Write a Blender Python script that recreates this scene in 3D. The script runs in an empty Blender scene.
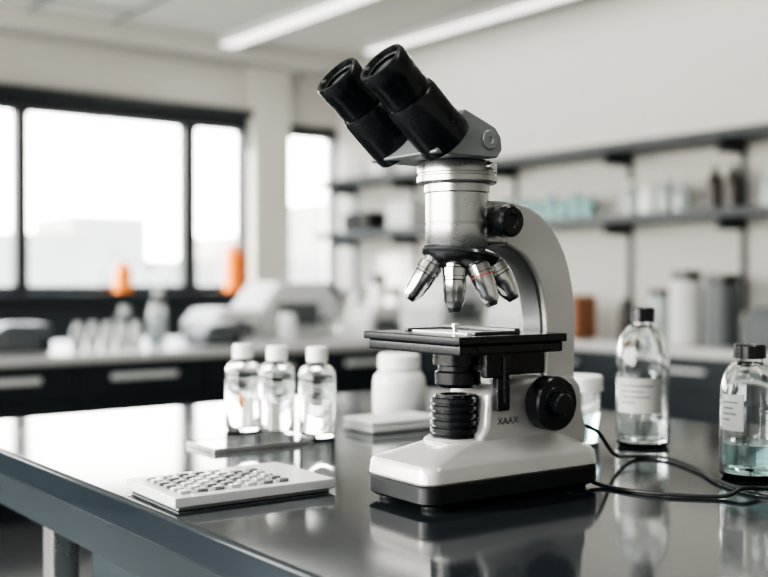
import bpy, bmesh, math, random
from mathutils import Vector, Matrix
random.seed(4)
TH=math.radians(37); RV=Vector((math.cos(TH),-math.sin(TH),0)); FV=Vector((math.sin(TH),math.cos(TH),0))
TZ=0.95   # bench top height
def W(r,f,z=0.0): 
    v=RV*r+FV*f; return (v.x,v.y,z)
scene=bpy.context.scene; COL=scene.collection

# ---------------------------------------------------------------- materials
def mat(name,color,rough=0.5,metal=0.0,trans=0.0,coat=0.0,ior=1.45,var=0.08,scale=40,bump=0.0,spec=0.5,colvar=0.0):
    m=bpy.data.materials.new(name); m.use_nodes=True; nt=m.node_tree; b=nt.nodes['Principled BSDF']
    b.inputs['Base Color'].default_value=(*color,1); b.inputs['Metallic'].default_value=metal
    b.inputs['Roughness'].default_value=rough; b.inputs['Transmission Weight'].default_value=trans
    b.inputs['Coat Weight'].default_value=coat; b.inputs['Coat Roughness'].default_value=0.08
    b.inputs['IOR'].default_value=ior; b.inputs['Specular IOR Level'].default_value=spec
    if trans<0.5:
        tc=nt.nodes.new('ShaderNodeTexCoord'); n=nt.nodes.new('ShaderNodeTexNoise'); n.inputs['Scale'].default_value=scale
        n.inputs['Detail'].default_value=4
        nt.links.new(tc.outputs['Object'],n.inputs['Vector'])
        mr=nt.nodes.new('ShaderNodeMapRange'); mr.inputs['To Min'].default_value=max(0.02,rough*(1-var*2)); mr.inputs['To Max'].default_value=min(1,rough*(1+var*2))
        nt.links.new(n.outputs['Fac'],mr.inputs['Value']); nt.links.new(mr.outputs['Result'],b.inputs['Roughness'])
        if bump>0:
            bp=nt.nodes.new('ShaderNodeBump'); bp.inputs['Strength'].default_value=bump; bp.inputs['Distance'].default_value=0.001
            nt.links.new(n.outputs['Fac'],bp.inputs['Height']); nt.links.new(bp.outputs['Normal'],b.inputs['Normal'])
        if colvar>0:
            cr=nt.nodes.new('ShaderNodeMix'); cr.data_type='RGBA'
            cr.inputs['A'].default_value=(*[c*(1-colvar) for c in color],1); cr.inputs['B'].default_value=(*[min(1,c*(1+colvar)) for c in color],1)
            nt.links.new(n.outputs['Fac'],cr.inputs['Factor']); nt.links.new(cr.outputs['Result'],b.inputs['Base Color'])
    return m
def emis(name,color,s):
    m=bpy.data.materials.new(name); m.use_nodes=True; nt=m.node_tree; b=nt.nodes['Principled BSDF']
    b.inputs['Base Color'].default_value=(*color,1)
    b.inputs['Emission Color'].default_value=(*color,1); b.inputs['Emission Strength'].default_value=s
    return m
M={}
M['white']=mat('microscope_enamel',(0.47,0.475,0.465),0.30,metal=0.35,coat=0.35,scale=30)
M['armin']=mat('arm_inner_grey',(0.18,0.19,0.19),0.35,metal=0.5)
M['silver']=mat('satin_silver',(0.46,0.47,0.465),0.28,metal=0.9)
M['grey']=mat('grey_metal_paint',(0.28,0.30,0.305),0.36,metal=0.5)
M['chrome']=mat('chrome',(0.62,0.63,0.63),0.16,metal=1)
M['dchrome']=mat('dark_chrome',(0.11,0.115,0.12),0.22,metal=0.9)
M['black']=mat('black_plastic',(0.009,0.011,0.013),0.27,coat=0.2)
M['rubber']=mat('black_rubber',(0.010,0.012,0.014),0.42)
M['stage']=mat('stage_black',(0.012,0.014,0.017),0.2)
M['lens']=mat('lens_glass',(0.05,0.06,0.065),0.08,coat=1)
M['red']=mat('red_ring',(0.28,0.05,0.04),0.4)
M['glass']=mat('clear_glass',(0.97,0.99,0.99),0.0,trans=1,ior=1.45)
M['slide']=mat('slide_white',(0.70,0.73,0.73),0.15)
M['liquid']=mat('teal_liquid',(0.62,0.86,0.89),0.0,trans=1,ior=1.33)
M['clearliq']=mat('clear_liquid',(0.86,0.93,0.93),0.0,trans=1,ior=1.33)
M['cap']=mat('white_cap',(0.74,0.76,0.75),0.4)
M['frost']=mat('frosted_label',(0.33,0.34,0.33),0.55)
M['jar']=mat('jar_plastic',(0.66,0.68,0.68),0.32)
M['plate']=mat('brushed_plate',(0.56,0.58,0.59),0.3,metal=0.2)
M['key']=mat('key_grey',(0.16,0.175,0.18),0.3,metal=0.3)
M['key2']=mat('key_light',(0.50,0.52,0.53),0.25,metal=0.6)
M['table']=mat('bench_resin',(0.014,0.019,0.023),0.09,var=0.25,scale=8,spec=0.6)
M['tedge']=mat('bench_edge',(0.02,0.026,0.030),0.25)
M['cab']=mat('cabinet_dark',(0.014,0.021,0.026),0.4)
M['counter']=mat('counter_top',(0.46,0.465,0.45),0.3)
M['wall']=mat('wall_paint',(0.52,0.51,0.478),0.8,scale=3,colvar=.04)
M['ceil']=mat('ceiling_paint',(0.55,0.54,0.505),0.85)
M['frame']=mat('window_frame',(0.025,0.032,0.036),0.4)
M['floor']=mat('floor_vinyl',(0.08,0.085,0.087),0.35,scale=5,colvar=.1)
M['shelf']=mat('shelf_dark',(0.036,0.047,0.054),0.4)
M['orange']=mat('orange_plastic',(0.95,0.25,0.015),0.35)
M['amber']=mat('amber_dark',(0.02,0.015,0.012),0.25)
M['brown']=mat('wood_brown',(0.22,0.10,0.05),0.5)
M['device']=mat('device_white',(0.52,0.53,0.52),0.4)
M['dgrey']=mat('device_grey',(0.09,0.105,0.11),0.4)
M['glossdark']=mat('gloss_dark',(0.02,0.025,0.028),0.08)
M['teal']=mat('teal_glass',(0.30,0.55,0.56),0.1,trans=0.4)
M['bg_glass']=mat('shelf_glass',(0.5,0.58,0.58),0.1,trans=0.45)
M['build']=mat('facade_pale',(0.27,0.265,0.255),0.9,scale=.25,colvar=.3)
M['build2']=mat('facade_mid',(0.22,0.22,0.215),0.9,scale=.3,colvar=.35)
M['ground']=mat('ground_outside',(0.22,0.23,0.21),0.9)
M['lamp']=emis('lamp_diffuser',(1,0.98,0.94),1.6)

# ---------------------------------------------------------------- geometry helpers
def empty(name,loc=(0,0,0),rz=0):
    o=bpy.data.objects.new(name,None); o.empty_display_size=0.05; o.location=loc; o.rotation_euler=(0,0,rz); COL.objects.link(o); return o
def finish(name,bm,m,parent=None,loc=(0,0,0),rot=None,ang=35,bevel=0,seg=3):
    bmesh.ops.recalc_face_normals(bm,faces=bm.faces)
    me=bpy.data.meshes.new(name); bm.to_mesh(me); bm.free()
    me.materials.append(m)
    me.polygons.foreach_set('use_smooth',[True]*len(me.polygons))
    o=bpy.data.objects.new(name,me); COL.objects.link(o)
    if bevel:
        md=o.modifiers.new('bevel','BEVEL'); md.width=bevel; md.segments=seg; md.limit_method='ANGLE'; md.angle_limit=math.radians(32)
        wn=o.modifiers.new('wn','WEIGHTED_NORMAL'); wn.keep_sharp=True
    else:
        me.set_sharp_from_angle(angle=math.radians(ang))
    o.location=loc
    if rot is not None:
        o.rotation_mode='QUATERNION'; o.rotation_quaternion=rot
    if parent: o.parent=parent
    return o
def add_box(bm,x0,x1,y0,y1,z0,z1):
    vs=[bm.verts.new(p) for p in [(x0,y0,z0),(x1,y0,z0),(x1,y1,z0),(x0,y1,z0),(x0,y0,z1),(x1,y0,z1),(x1,y1,z1),(x0,y1,z1)]]
    for f in [(0,3,2,1),(4,5,6,7),(0,1,5,4),(1,2,6,5),(2,3,7,6),(3,0,4,7)]: bm.faces.new([vs[i] for i in f])
def boxes(name,lst,m,parent=None,bevel=0,loc=(0,0,0),rot=None,seg=3):
    bm=bmesh.new()
    for b in lst: add_box(bm,*b)
    return finish(name,bm,m,parent,loc,rot,bevel=bevel,seg=seg)
def add_lathe(bm,prof,seg=48,off=(0,0,0)):
    rings=[]
    for r,z in prof:
        if r<1e-6: rings.append([bm.verts.new((off[0],off[1],off[2]+z))])
        else: rings.append([bm.verts.new((off[0]+r*math.cos(2*math.pi*i/seg),off[1]+r*math.sin(2*math.pi*i/seg),off[2]+z)) for i in range(seg)])
    for a,b in zip(rings,rings[1:]):
        for i in range(seg):
            j=(i+1)%seg
            if len(a)==1 and len(b)==1: continue
            if len(a)==1: bm.faces.new((a[0],b[i],b[j]))
            elif len(b)==1: bm.faces.new((a[i],a[j],b[0]))
            else: bm.faces.new((a[i],a[j],b[j],b[i]))
def lathe(name,prof,m,parent=None,loc=(0,0,0),d=None,seg=48,ang=35):
    bm=bmesh.new(); add_lathe(bm,prof,seg)
    rot=None
    if d is not None: rot=Vector((0,0,1)).rotation_difference(Vector(d).normalized())
    return finish(name,bm,m,parent,loc,rot,ang)
def extr(name,pts,y0,y1,m,parent=None,bevel=0.003,seg=4):
    bm=bmesh.new()
    a=[bm.verts.new((x,y0,z)) for x,z in pts]; b=[bm.verts.new((x,y1,z)) for x,z in pts]
    n=len(pts); bm.faces.new(a); bm.faces.new(b[::-1])
    for i in range(n): bm.faces.new((a[i],b[i],b[(i+1)%n],a[(i+1)%n]))
    return finish(name,bm,m,parent,bevel=bevel,seg=seg)
def catmull(P,n=6):
    out=[]
    for i in range(len(P)-1):
        p0=P[max(i-1,0)];p1=P[i];p2=P[i+1];p3=P[min(i+2,len(P)-1)]
        for k in range(n):
            t=k/n
            out.append(tuple(0.5*((2*p1[j])+(-p0[j]+p2[j])*t+(2*p0[j]-5*p1[j]+4*p2[j]-p3[j])*t*t+(-p0[j]+3*p1[j]-3*p2[j]+p3[j])*t**3) for j in range(len(p1))))
    out.append(tuple(P[-1])); return out
def rrect(x0,x1,y0,y1,rad,n=8,rad2=None):
    rad2=rad2 or rad; pts=[]
    for cx,cy,a0,rr in [(x1-rad,y1-rad,0,rad),(x0+rad2,y1-rad2,90,rad2),(x0+rad2,y0+rad2,180,rad2),(x1-rad,y0+rad,270,rad)]:
        for k in range(n+1):
            a=math.radians(a0+90*k/n); pts.append((cx+rr*math.cos(a),cy+rr*math.sin(a)))
    return pts
def loft(name,layers,m,parent=None,ang=50,loc=(0,0,0)):
    bm=bmesh.new(); R=[]
    for pts,z in layers: R.append([bm.verts.new((x,y,z)) for x,y in pts])
    n=len(R[0]); bm.faces.new(R[0][::-1]); bm.faces.new(R[-1])
    for a,b in zip(R,R[1:]):
        for i in range(n): bm.faces.new((a[i],a[(i+1)%n],b[(i+1)%n],b[i]))
    return finish(name,bm,m,parent,ang=ang,loc=loc)
def cable(name,pts,r,m,parent=None):
    cu=bpy.data.curves.new(name,'CURVE'); cu.dimensions='3D'; s=cu.splines.new('POLY'); P=catmull(pts,10)
    s.points.add(len(P)-1)
    for i,p in enumerate(P): s.points[i].co=(*p,1)
    cu.bevel_depth=r; cu.bevel_resolution=4; cu.use_fill_caps=True
    o=bpy.data.objects.new(name,cu); COL.objects.link(o); cu.materials.append(m)
    if parent: o.parent=parent
    return o

# ---------------------------------------------------------------- room
XL,XR,YB,YF,CH=-3.0,5.15,-3.0,7.5,2.95
boxes('floor',[(XL-.2,XR+.2,YB-.2,YF+.2,-.1,0)],M['floor'])
boxes('ceiling',[(XL-.2,XR+.2,YB-.2,YF+.2,CH,CH+.1)],M['ceil'])
SZ,WT=1.04,2.42
boxes('wall_window_side',[(XL,XR,YF,YF+.2,0,SZ),(XL,XR,YF,YF+.2,WT,CH),(4.28,4.61,YF-.12,YF+.2,SZ,WT),(4.28,4.61,YF-.12,YF,WT,CH),(4.28,4.61,YF-.12,YF,0,SZ),(XL,-2.2,YF,YF+.2,SZ,WT)],M['wall'])
boxes('wall_right',[(XR,XR+.2,YB,YF+.2,0,CH)],M['wall'])
boxes('wall_rear',[(XL,XR,YB-.2,YB,0,CH)],M['wall'])
boxes('wall_left',[(XL-.2,XL,YB-.2,YF+.2,0,.8),(XL-.2,XL,YB-.2,YF+.2,2.7,CH),(XL-.2,XL,YB-.2,-1.0,.8,2.7),(XL-.2,XL,6.6,YF+.2,.8,2.7)],M['wall'])
def window(name,x0,x1,mull,t=.05):
    e=empty(name,(0,YF,0))
    L=[(x0,x1,.0,.1,SZ,SZ+.05),(x0,x1,.0,.1,WT-.10,WT),(x0,x0+t,.0,.1,SZ+.05,WT-.10),(x1-t,x1,.0,.1,SZ+.05,WT-.10)]
    for m0,m1 in mull: L.append((m0,m1,.0,.1,SZ+.05,WT-.10))
    boxes('frame',L,M['frame'],e)
window('window_1',-2.2,4.28,[(-1.0,-.9),(.95,1.05),(2.43,2.52),(3.72,3.83)])
window('window_2',4.61,5.15,[],.03)
e=empty('added_side_window',(XL,0,0)); boxes('frame',[(-.1,0,-1.0,6.6,.8,.86),(-.1,0,-1.0,6.6,2.62,2.7)]+[(-.1,0,y,y+.08,.86,2.62) for y in (-1.0,.6,2.1,3.6,5.1,6.52)],M['frame'],e)  # unseen windows, added to let daylight in from the left
boxes('trim_window_sill',[(-2.2,4.28,YF-.22,YF,SZ-.04,SZ),(4.62,5.1,YF-.22,YF,SZ-.04,SZ)],M['shelf'])
boxes('trim_blind_box',[(-2.2,4.28,YF-.10,YF,WT-.0,WT+.06)],M['frame'])
boxes('trim_dado_panel',[(-2.2,4.28,YF-.02,YF,.0,SZ-.04)],M['shelf'])
boxes('trim_ceiling_beam',[(XL,XR,YF-.35,YF-.0,CH-.12,CH)],M['ceil'])
boxes('trim_ceiling_grid',[(x,x+.025,YB,YF-.35,CH-.008,CH) for x in (-2.4,-1.8,-.6,.0,.6,1.8,2.4,3.0)]+[(XL,3.02,y,y+.025,CH-.0075,CH) for y in (2.6,3.2,3.8,4.4,5.0,5.6,6.2,6.8)],M['dgrey'])
boxes('baseboard_right',[(XR-.015,XR,YB,YF,0,.1)],M['shelf'])
def ceil_lamp(x,y0,y1,w,p):
    e=empty('ceiling_light',(x,(y0+y1)/2,CH)); h=(y1-y0)/2
    boxes('housing',[(-w/2,w/2,-h,h,-.075,0)],M['device'],e,bevel=.01)
    boxes('diffuser',[(-w/2+.012,w/2-.012,-h+.02,h-.02,-.085,-.074)],M['lamp'],e)
    l=bpy.data.lights.new('tube','AREA'); l.shape='RECTANGLE'; l.size=w; l.size_y=2*h*.95; l.energy=p; l.color=(1,.97,.92)
    o=bpy.data.objects.new('tube',l); COL.objects.link(o); o.parent=e; o.location=(0,0,-.09)
ceil_lamp(3.85,2.2,7.05,.14,25)
ceil_lamp(4.83,2.2,6.6,.12,8)
ceil_lamp(1.2,-2.0,2.2,.16,22)  # this lamp and the next are unseen, added as fill light
ceil_lamp(-1.0,-2.0,2.2,.16,22)

# outside
boxes('ground_outside',[(-60,80,9,120,-6,-5.9)],M['ground'])
L=[];L2=[]
for x,w,h,y in [(-25,14,5,45),(-6,12,2.6,50),(8,9,3.0,42),(31,10,5.2,46),(44,14,3.4,50)]:
    L.append((x,x+w,y,y+8,-5.9,h))
x=-10
while x<75:
    wd=random.uniform(3,7); h=random.uniform(2.2,7.0); L2.append((x,x+wd,72,80,-5.9,h)); x+=wd+random.uniform(0,.8)
x=12
while x<34:
    wd=random.uniform(2,5); h=random.uniform(.6,2.8); L.append((x,x+wd,44,50,-5.9,h)); x+=wd+random.uniform(0,1)
boxes('office_buildings',L,M['build2']); boxes('city_skyline',L2,M['build'])

# ---------------------------------------------------------------- cabinets / counters
CZ=.78
def cabinet(name,x0,x1,y0,y1,front,n):
    e=empty(name)
    boxes('counter_top',[(x0,x1,y0,y1,CZ-.045,CZ)],M['counter'],e,bevel=.004)
    bx0,bx1,by0,by1=x0+.03,x1-.01,y0+.03,y1-.01
    boxes('carcass',[(bx0,bx1,by0,by1,.1,CZ-.045),(bx0+.04,bx1-.02,by0+.04,by1-.02,0,.1)],M['cab'],e)
    D=[];H=[]
    if front=='y':
        w=(bx1-bx0)/n
        for i in range(n):
            a=bx0+i*w+.006;b=a+w-.012
            D+= [(a,b,by0-.018,by0,CZ-.215,CZ-.06),(a,b,by0-.018,by0,.11,CZ-.225)]
            c=(a+b)/2; H+=[(c-.17,c+.17,by0-.05,by0-.02,CZ-.130,CZ-.100)]
    else:
        w=(by1-by0)/n
        for i in range(n):
            a=by0+i*w+.006;b=a+w-.012
            D+= [(bx0-.018,bx0,a,b,CZ-.215,CZ-.06),(bx0-.018,bx0,a,b,.11,CZ-.225)]
            c=(a+b)/2; H+=[(bx0-.045,bx0-.02,c-.13,c+.13,CZ-.125,CZ-.105)]
    boxes('doors',D,M['cab'],e,bevel=.003); boxes('handles',H,M['device'],e,bevel=.003)
cabinet('lab_island_bench',-1.6,3.95,4.9,6.1,'y',8)
cabinet('lab_counter',4.52,XR-.002,-.5,7.36,'x',9)

def shelf(name,z):
    e=empty(name)
    boxes('board',[(4.83,XR-.001,2.0,7.36,z-.05,z)],M['shelf'],e,bevel=.003)
    boxes('brackets',[(4.9,XR-.021,y,y+.025,z-.11,z-.051) for y in (2.3,3.5,4.3,5.3,6.4,7.2)],M['shelf'],e)
shelf('storage_shelf',1.935); shelf('storage_shelf',1.515)
boxes('shelf_upright',[(XR-.02,XR-.001,y,y+.03,.95,1.88) for y in (2.3,3.5,4.3,5.3,6.4,7.2)],M['shelf'])  # wall-mounted uprights carrying the shelves

# ---------------------------------------------------------------- bottles
def bottle(name,loc,R,H,nr,capr,caph,sh,glass,capm,liq=None,lf=0,t=.0018,seg=48,label=None,rz=0,inner=True):
    e=empty(name,loc,rz)
    nb=H-caph*0.75; hs=nb-sh-(caph*.25+.004)
    out=[(0,0),(R-.004*R/.03,0),(R,.004)]+[(R,hs)]
    for k in range(1,9):
        a=k/8*math.pi/2; out.append((nr+(R-nr)*math.cos(a),hs+sh*math.sin(a)))
    out+=[(nr,nb+.001),(nr,H-.002)]
    if inner:
        inn=[(nr-t,H-.002),(nr-t,nb)]
        for k in range(8,0,-1):
            a=k/8*math.pi/2; inn.append((max(nr+(R-nr)*math.cos(a)-t,.001),hs+sh*math.sin(a)-t*math.sin(a)))
        inn+=[(R-t,hs),(R-t,.006),(R-.004,.004),(0,.004)]
        prof=out+inn
    else: prof=out+[(0,H-.002)]
    lathe('body',prof,glass,e,seg=seg,ang=50)
    lathe('cap',[(0,H-caph+.0003),(capr,H-caph+.0003),(capr,H-.0015),(capr-.0015,H),(0,H)] if not inner else [(nr+.0003,H-caph),(capr,H-caph),(capr,H-.0015),(capr-.0015,H),(0,H),(0,H-.0015),(nr+.0003,H-.0015)],capm,e,seg=seg)
    if liq:
        rr=R-t-.0003; lathe('liquid',[(0,.0043),(R-.0045,.0045),(rr,.0068),(rr,lf),(0,lf)],liq,e,seg=seg)
    if label:
        a0,a1,z0,z1,lm=label; bm=bmesh.new(); n=24; q=[]
        for k in range(n+1):
            a=math.radians(a0+(a1-a0)*k/n); c,s=math.cos(a),math.sin(a)
            q.append([bm.verts.new(((R+dr)*c,(R+dr)*s,z)) for dr,z in ((.0002,z0),(.0002,z1),(.0006,z1),(.0006,z0))])
        for u,v in zip(q,q[1:]):
            for i in range(4): bm.faces.new((u[i],u[(i+1)%4],v[(i+1)%4],v[i]))
        finish('label',bm,lm,e)
        bm=bmesh.new()
        for (za,f0,f1) in ((.78,.12,.8),(.62,.12,.6),(.46,.12,.72),(.30,.12,.45)):
            zc=z0+(z1-z0)*za; q=[]
            for k in range(n+1):
                a=math.radians(a0+(a1-a0)*(f0+(f1-f0)*k/n)); c,s=math.cos(a),math.sin(a)
                q.append([bm.verts.new(((R+dr)*c,(R+dr)*s,z)) for dr,z in ((.0007,zc-.0007),(.0007,zc+.0007),(.0009,zc+.0007),(.0009,zc-.0007))])
            for u,v in zip(q,q[1:]):
                for i in range(4): bm.faces.new((u[i],u[(i+1)%4],v[(i+1)%4],v[i]))
        finish('label_print',bm,M['dgrey'],e)
    return e
camdir=-37-90
for r,f in [(-.172,1.30),(-.127,1.265),(-.078,1.245)]:
    bottle('glass_vial',W(r,f,TZ),.0215,.104,.0105,.0125,.017,.014,M['glass'],M['cap'],t=.0014)
bottle('reagent_bottle',W(.285,1.175,TZ),.0290,.152,.0115,.0130,.016,.042,M['glass'],M['black'],liq=M['clearliq'],lf=.03,label=(camdir-75,camdir+30,.038,.076,M['frost']))
bottle('reagent_bottle',W(.338,.985,TZ),.027,.123,.012,.0145,.013,.034,M['glass'],M['black'],liq=M['liquid'],lf=.032,label=(camdir-80,camdir-30,.045,.078,M['frost']))
e=empty('sample_container',W(.219,1.20,TZ))
lathe('body',[(0,0),(.021,0),(.0225,.003),(.025,.060),(.0235,.060),(.021,.004),(0,.004)],M['glass'],e)
lathe('liquid',[(0,.0045),(.0207,.0045),(.0225,.034),(0,.034)],M['liquid'],e)
lathe('lid',[(.0252,.058),(.0275,.058),(.0275,.073),(.026,.075),(0,.075),(0,.072),(.0252,.072)],M['cap'],e)
e=empty('plastic_jar',W(.020,1.40,TZ))
lathe('body',[(0,0),(.030,0),(.0345,.004),(.0345,.048),(.033,.056),(.027,.063),(.023,.065),(.023,.072),(0,.072)],M['jar'],e,ang=60)
lathe('cap',[(.0235,.066),(.0275,.066),(.0275,.083),(.025,.086),(0,.086),(0,.0725),(.0235,.0725)],M['cap'],e)
A35=math.radians(-2)
e=empty('flat_instrument_case',W(.010,1.31,TZ),A35)
boxes('base',[(-.052,.052,-.032,.032,0,.009)],M['device'],e,bevel=.003)
boxes('lid',[(-.052,.052,-.032,.032,.0095,.015)],M['cap'],e,bevel=.003)
e=empty('slide_tray',W(-.148,1.175,TZ),A35)
boxes('rim',[(-.060,.060,-.034,-.0325,0,.0055),(-.060,.060,.0325,.034,0,.0055),(-.060,-.0585,-.0325,.0325,0,.0055),(.0585,.060,-.0325,.0325,0,.0055)],M['chrome'],e,bevel=.0005)
boxes('bed',[(-.0585,.0585,-.0325,.0325,0,.005)],M['glossdark'],e)
# keypad block
e=empty('keypad',W(-.1320,.916,TZ),A35)
boxes('foot',[(-.070,.070,-.048,.048,0,.003)],M['grey'],e,bevel=.001)
boxes('block',[(-.074,.074,-.051,.051,.003,.0115)],M['plate'],e,bevel=.0012)
K=[];K2=[]
for i in range(7):
    for j in range(6):
        x=-.060+i*.0150; y=-.037+j*.0138
        if j==5 and i>4: continue
        (K2 if (i*3+j*5)%4 in (0,1) else K).append((x-.0046,x+.0046,y-.0036,y+.0036,.0114,.0142))
boxes('keys',K,M['key'],e,bevel=.0009); boxes('keys_light',K2,M['key2'],e,bevel=.0009)

# ---------------------------------------------------------------- bench
e=empty('lab_bench')
X0,X1,Y0,Y1=.36,1.15,-.9,1.42
boxes('top',[(X0,X1,Y0,Y1,TZ-.028,TZ)],M['table'],e,bevel=.004)
boxes('apron',[(X0+.025,X1-.025,Y0+.03,Y1-.03,TZ-.075,TZ-.028)],M['tedge'],e)
legs=[]
for y in (-.7,1.09):
    for x in (X0+.03,X1-.07): legs.append((x,x+.03,y,y+.03,0,TZ-.075))
boxes('legs',legs,M['silver'],e,bevel=.004)
boxes('under_cabinet',[(X0+.061,X1-.10,-.6,1.06,.12,TZ-.075)],M['cab'],e)

# ---------------------------------------------------------------- microscope
ms=empty('microscope',W(.0615,.9,TZ),A35)
BX=-.0675
def inset(d,x0=0,x1=0): return rrect(BX+d+x0,.130-d-x1,-.048+d,.042-d,.022,10,.014)
loft('base_rubber',[(inset(.006),.0035),(inset(.003),.0045),(inset(0),.007),(inset(0),.0195),(inset(.0015),.0205)],M['rubber'],ms)
loft('base_body',[(inset(.0015),.0207),(inset(.0),.0225),(inset(.001),.032),(inset(.003),.0355),(inset(.009,.006),.0385),(inset(.015,.018,.0),.0435),(inset(.020,.030),.0480),(inset(.0225,.034),.0495)],M['white'],ms,ang=40)
for i,(x,y) in enumerate([(.104,-.032),(-.048,-.032),(.104,.026),(-.048,.026)]):
    lathe('foot_%d'%(i+1),[(0,0),(.011,0),(.0115,.001),(.0115,.005),(0,.005)],M['rubber'],ms,(x,y,0),seg=32)
pp=[(-.002,.045),(.010,.060),(.012,.088),(.024,.095),(.068,.098),(.112,.098),(.121,.088),(.123,.065),(.128,.050),(.126,.036),(.0,.036)]
extr('pillar',pp,-.027,.027,M['white'],ms,bevel=.006)
outer=catmull([(.020,.2475),(.045,.2485),(.072,.243),(.094,.228),(.110,.206),(.119,.180),(.123,.150),(.122,.090)],6)
inner_=catmull([(.088,.090),(.088,.125),(.086,.155),(.079,.182),(.064,.202),(.040,.212),(.020,.214)],6)
extr('arm',outer+inner_,-.0165,.0165,M['white'],ms,bevel=.0045)
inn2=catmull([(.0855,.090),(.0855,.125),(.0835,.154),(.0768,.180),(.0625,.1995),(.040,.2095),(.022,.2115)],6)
extr('arm_inner_strip',inn2+[(.022,.216),(.040,.2145),(.066,.204),(.082,.183),(.089,.155),(.091,.125),(.091,.090)],-.0115,.0115,M['armin'],ms,bevel=.001)  # separate darker grey strip along the arm's inner edge
boxes('arm_head',[(.010,.040,-.022,.022,.211,.249)],M['silver'],ms,bevel=.004)
lathe('clamp_knob',[(0,-.001),(.006,-.001),(.006,.005),(.0125,.006),(.0135,.008),(.0135,.018),(.0115,.0205),(.006,.0205),(.005,.0195),(0,.0195)],M['black'],ms,(.026,-.021,.231),(0,-1,0))
lathe('body_tube',[(0,.208),(.0245,.208),(.0265,.211),(.0265,.228),(.0258,.2285),(.0258,.2298),(.0265,.2303),(.0265,.2545),(.0275,.2555),(.0275,.262),(.026,.263),(0,.263)],M['silver'],ms,seg=64)
lathe('head_ring',[(0,.2625),(.0325,.2625),(.0338,.264),(.0338,.2685),(.0326,.2693),(.0326,.2707),(.0335,.2715),(.0335,.279),(.0325,.2805),(0,.2805)],M['silver'],ms,seg=64)
lathe('ring_screw',[(0,0),(.0035,0),(.0035,.005),(.003,.0055),(0,.0055)],M['chrome'],ms,(.006,-.033,.2755),(.18,-1,0),seg=24)
hp=[(.006,.281),(.011,.288),(.010,.298),(.004,.3055),(-.006,.3095),(-.028,.318),(-.058,.2825),(-.056,.281)]
extr('prism_housing',hp,-.045,.045,M['grey'],ms,bevel=.005,seg=5)
lathe('housing_cap',[(0,0),(.0080,0),(.0080,.0015),(.0072,.0024),(.003,.0024),(.0022,.0016),(0,.0016)],M['grey'],ms,(-.003,-.0448,.2950),(0,-1,0))
ang=math.radians(41); D=(-math.cos(ang),0,math.sin(ang))
for i,y in enumerate((-.0315,.0315)):
    s0=(-.0365,y,.2930)
    lathe('eyepiece_tube_%d'%(i+1),[(0,0),(.0220,0),(.0226,.004),(.0222,.046),(.0212,.0485),(.0190,.049),(.0190,.0505),(.0200,.0515),(.0197,.068),(.0202,.069),(.0206,.083),(.0196,.0852),(.0172,.0852),(.0160,.082),(.0160,.078),(0,.078)],M['black'],ms,s0,D,seg=64,ang=30)
    lathe('eyepiece_rim_%d'%(i+1),[(.0135,.0775),(.0160,.0775),(.0160,.0815),(.0135,.0805)],M['dchrome'],ms,s0,D,seg=64)
    lathe('eye_lens_%d'%(i+1),[(0,.0812),(.004,.0810),(.009,.0802),(.0135,.0788),(.0135,.0779),(0,.0779)],M['lens'],ms,s0,D,seg=48,ang=80)
td=Vector((.16,-.02,1)).normalized()
lathe('nosepiece_mount',[(0,.202),(.022,.202),(.024,.204),(.024,.2085),(0,.2085)],M['dchrome'],ms,seg=48)
lathe('turret',[(0,-.014),(.014,-.014),(.026,-.008),(.0325,-.002),(.0335,.002),(.0325,.0045),(.024,.006),(0,.006)],M['dchrome'],ms,(.004,0,.2020),td,seg=64)
def cam2loc(r,f): return (.819*r+.574*f,-.574*r+.819*f)
objs=[(-.0200,-.006,-.66,-.08,.041),(-.0040,-.014,-.02,-.10,.043),(.0125,-.015,.36,-.14,.042),(.0260,-.004,.58,-.02,.040),(-.002,.024,-.05,.55,.03)]
for i,(r,f,tr,tf,Ln) in enumerate(objs):
    x,y=cam2loc(r,f); dx,dy=cam2loc(tr,tf); d=(dx,dy,-1); s=(x+.002,y,.2000-(.002 if i==1 else 0))
    k=Ln/.04
    lathe('objective_%d'%(i+1),[(0,0),(.0085,0),(.0085,.005*k),(.0103,.006*k),(.0103,.012*k),(.0096,.0125*k),(.0096,.024*k),(.0088,.0255*k),(.0086,.031*k),(.0060,.037*k),(0,.037*k)],M['chrome'],ms,s,d,seg=40)
    lathe('objective_band_%d'%(i+1),[(.0095,.0148*k),(.0098,.0148*k),(.0098,.0158*k),(.0095,.0158*k)],M['red'] if i==2 else M['dchrome'],ms,s,d,seg=40)
    lathe('objective_tip_%d'%(i+1),[(0,.036*k),(.0058,.0365*k),(.0045,.040*k),(0,.040*k)],M['dchrome'],ms,s,d,seg=32)
SX=.004
boxes('stage_plate',[(-.055+SX,.060+SX,-.066,.066,.1315,.138)],M['stage'],ms,bevel=.0012)
boxes('stage_lower',[(-.052+SX,.058+SX,-.063,.062,.123,.1313)],M['black'],ms,bevel=.0015)
boxes('stage_arm_mount',[(.045,.092,-.013,.013,.100,.131)],M['black'],ms,bevel=.002)
boxes('slide_holder',[(.020,.026,-.05,.045,.138,.1425),(-.022,.022,-.05,-.045,.138,.1405),(-.022,.022,.040,.045,.138,.1405)],M['dchrome'],ms,bevel=.0006)
boxes('glass_slide',[(-.020,.010,-.038,.036,.1381,.1393)],M['slide'],ms)
lathe('stage_clip_pin',[(0,0),(.0022,0),(.0022,.004),(.0034,.0045),(.0034,.007),(0,.0075)],M['chrome'],ms,(-.018,-.020,.1392))
lathe('condenser',[(0,.092),(.016,.092),(.0195,.095),(.0195,.1045),(.017,.106),(.017,.110),(.021,.111),(.021,.1225),(0,.1225)],M['black'],ms,(.001,0,0))
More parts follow.
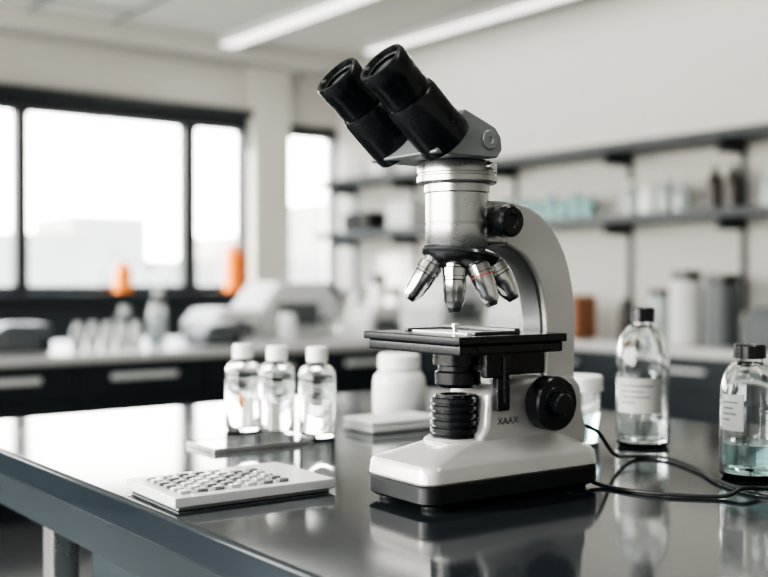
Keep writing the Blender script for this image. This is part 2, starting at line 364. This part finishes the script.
boxes('focus_rack',[(.004,.030,-.034,-.0265,.101,.124),(.016,.030,-.034,-.0265,.073,.101)],M['black'],ms,bevel=.0015)
boxes('focus_rack_slot',[(.021,.024,-.0348,-.033,.080,.118)],M['dchrome'],ms)
pr=[(0,.046)]
for k in range(6):
    z=.048+k*.0062; pr+=[(.0180,z),(.0202,z+.0008),(.0202,z+.0042),(.0180,z+.005)]
pr+=[(.017,.0862),(.012,.0862),(.011,.0845),(0,.0845)]
lathe('illuminator',pr,M['black'],ms,(-.003,0,0))
lathe('illuminator_collar',[(0,.040),(.0255,.040),(.0255,.0485),(.023,.0505),(0,.0505)],M['white'],ms,(-.003,0,0))
for sgn in (-1,1):
    d=(0,sgn,0)
    lathe('coarse_knob_%d'%(1 if sgn<0 else 2),[(0,0),(.011,0),(.011,.003),(.0220,.004),(.0232,.006),(.0232,.019),(.0217,.021),(.0150,.021),(.0145,.0215),(0,.0215)],M['black'],ms,(.072,sgn*.026,.077),d,seg=64)
    lathe('fine_knob_%d'%(1 if sgn<0 else 2),[(0,.021),(.0095,.021),(.0100,.022),(.0100,.028),(.0085,.0295),(0,.0295)],M['black'],ms,(.072,sgn*.026,.077),d,seg=48)
def text(s,size,loc,m,rx=90):
    cu=bpy.data.curves.new('marking','FONT'); cu.body=s; cu.size=size; cu.extrude=.00015; cu.align_x='CENTER'
    o=bpy.data.objects.new('marking',cu); COL.objects.link(o); cu.materials.append(m); o.location=loc; o.rotation_euler=(math.radians(rx),0,0); o.parent=ms
text('XAAX',.0085,(.033,-.0274,.061),M['dgrey'])
text('L. 2',.009,(-.033,-.0245,.0496),M['dgrey'],0)
cable('power_cable',[W(.176,.985,TZ+.050),W(.20,1.00,TZ+.040),W(.225,1.04,TZ+.012),W(.255,1.085,TZ+.0025),W(.285,1.075,TZ+.0025),W(.298,1.01,TZ+.0025),W(.299,.95,TZ+.0025),W(.325,.89,TZ+.0025),W(.42,.84,TZ+.0025)],.0018,M['rubber'])
cable('power_cable',[W(.170,.955,TZ+.012),W(.19,.935,TZ+.0022),W(.225,.90,TZ+.0022),W(.28,.885,TZ+.0022),W(.305,.897,TZ+.0069),W(.35,.915,TZ+.0022),W(.46,.95,TZ+.0022)],.0018,M['rubber'])

# ---------------------------------------------------------------- background items
def jar(name,x,y,z,R,H,bm_,cm,nr=None,capf=.2,sh=None):
    nr=nr or R*.5; bottle(name,(x,y,z+.001),R,H,nr,nr*1.15,H*capf,sh or H*.15,bm_,cm,seg=24,inner=False)
for x,h,R in [(4.08,.37,.072),(3.17,.22,.065)]:
    jar('orange_bottle',x,7.38,SZ,R,h,M['orange'],M['orange'],R*.5,.12,h*.06)
boxB=lambda n,x,y,sx,sy,sz,m,z=CZ:boxes(n,[(x-sx/2,x+sx/2,y-sy/2,y+sy/2,z+.001,z+sz)],m,bevel=min(sx,sy,sz)*.12)
def analyzer(name,x,y,sx,sy,sz,z=CZ,m='device'):
    e=empty(name,(x,y,z))
    extr('body',[(-sx/2,.0),(sx/2,.0),(sx/2,sz),(-sx/4,sz),(-sx/2,sz*.55)],-sy/2,sy/2,M[m],e,bevel=.02)
    boxes('panel',[(-sx*.3,sx*.3,-sy/2-.012,-sy/2+.004,sz*.2,sz*.62)],M['dgrey'],e,bevel=.004)
    lathe('dial',[(0,0),(.02,0),(.02,.015),(0,.015)],M['black'],e,(sx*.38,-sy/2,sz*.3),(0,-1,0),seg=20)
analyzer('centrifuge',3.55,5.80,.50,.40,.34)
analyzer('spectrophotometer',3.05,5.7,.30,.4,.18,m='device')
analyzer('laboratory_scale',1.68,5.25,.30,.3,.14,m='dgrey')
analyzer('hot_plate',2.75,5.2,.22,.25,.12,m='dgrey')
analyzer('water_bath',3.78,5.15,.26,.3,.2,m='device')
for i in range(5):
    jar('sample_bottle',2.05+i*.08,5.35,CZ,.032,.13,M['cap'],M['device'],.018)
for x,y,h,R,m in [(2.58,5.55,.22,.05,'bg_glass'),(2.68,5.75,.26,.05,'cap'),(2.5,5.8,.2,.05,'dgrey'),(3.32,5.35,.2,.05,'cap'),(1.2,5.7,.28,.06,'dgrey'),(.95,5.6,.2,.06,'bg_glass'),(2.78,5.95,.3,.05,'dgrey'),(3.88,5.42,.3,.04,'bg_glass'),(3.88,5.75,.34,.045,'cap')]:
    jar('reagent_jar',x,y,CZ,R,h,M[m],M['black' if m=='cap' else 'device'])
jar('storage_jar',4.8,3.64,CZ,.09,.40,M['device'],M['black'],.07,.12)
jar('storage_jar',4.82,3.42,CZ,.085,.38,M['dgrey'],M['black'],.075,.12)
jar('storage_jar',4.9,3.9,CZ,.07,.30,M['bg_glass'],M['black'],.055,.12)
jar('storage_jar',4.88,4.12,CZ,.05,.24,M['amber'],M['black'],.03,.12)
analyzer('incubator_box',4.85,3.05,.4,.3,.22,m='dgrey')
boxB('wooden_rack',4.8,4.45,.18,.2,.26,M['brown'])
analyzer('benchtop_printer',4.85,4.95,.35,.35,.25)
analyzer('microplate_reader',4.85,5.75,.4,.45,.34)
for y,h in [(6.3,.3),(6.5,.4),(6.75,.28)]: jar('storage_jar',4.85,y,CZ,.07,h,M['cap' if h<.35 else 'device'],M['dgrey'],.05)
for y,h,R,m in [(3.12,.16,.04,'device'),(3.24,.2,.045,'bg_glass'),(3.46,.24,.042,'amber'),(3.58,.24,.042,'amber'),(3.80,.17,.05,'bg_glass'),(3.92,.21,.045,'bg_glass'),(4.04,.18,.05,'cap'),(4.17,.2,.045,'bg_glass')]:
    jar('shelf_bottle',4.97,y,1.515,R,h,M[m],M['black' if m=='amber' else 'device'],R*.4,.16,h*.25)
for k in range(9): jar('teal_flask',4.97,4.5+k*.105,1.515,.04,.13+.03*(k%2),M['teal'],M['teal'],.02,.1)
boxB('storage_box',4.98,6.85,.22,.34,.15,M['black'],1.515); boxB('storage_box',4.98,6.3,.22,.3,.2,M['device'],1.515); boxB('storage_box',4.98,5.8,.22,.26,.16,M['device'],1.515)
for y in (6.9,6.6,6.2,5.9): boxB('storage_box',4.98,y,.2,.24,.12,M['device'],1.935)

# ---------------------------------------------------------------- light + world
w=bpy.data.worlds.new('World'); scene.world=w; w.use_nodes=True; nt=w.node_tree; bg=nt.nodes['Background']
tc=nt.nodes.new('ShaderNodeTexCoord'); sep=nt.nodes.new('ShaderNodeSeparateXYZ'); cr=nt.nodes.new('ShaderNodeValToRGB')
nt.links.new(tc.outputs['Generated'],sep.inputs[0]); nt.links.new(sep.outputs['Z'],cr.inputs[0]); nt.links.new(cr.outputs[0],bg.inputs[0])
cr.color_ramp.elements[0].color=(1,.96,.88,1); cr.color_ramp.elements[1].color=(.82,.90,1,1); cr.color_ramp.elements[1].position=.6
bg.inputs[1].default_value=11.0
sl=bpy.data.lights.new('sun','SUN'); sl.energy=11.0; sl.angle=math.radians(7); sl.color=(1,.93,.82)
so=bpy.data.objects.new('sun',sl); COL.objects.link(so)
sd=Vector((.84,-.36,-.36)); so.rotation_mode='QUATERNION'; so.rotation_quaternion=Vector((0,0,-1)).rotation_difference(sd.normalized()); so.location=(-6,4,4)
def portal(name,loc,rot,sx,sy):
    l=bpy.data.lights.new(name,'AREA'); l.shape='RECTANGLE'; l.size=sx; l.size_y=sy; l.cycles.is_portal=True
    o=bpy.data.objects.new(name,l); COL.objects.link(o); o.location=loc; o.rotation_euler=rot
portal('portal_window_side',(1.5,YF+.15,1.73),(math.radians(-90),0,0),7.3,1.4)
portal('portal_left',(XL-.15,2.8,1.75),(0,math.radians(-90),0),1.9,7.7)
scene.view_settings.look='AgX - High Contrast'
scene.view_settings.exposure=0.2

cam=bpy.data.cameras.new('camera'); co=bpy.data.objects.new('camera',cam); COL.objects.link(co)
cam.lens=50; cam.sensor_width=36; co.location=(0,0,TZ+.182)
co.rotation_euler=(math.radians(90-.456),0,-TH)
cam.dof.use_dof=True; cam.dof.focus_distance=.87; cam.dof.aperture_fstop=4.2
cam.clip_start=.02
scene.camera=co
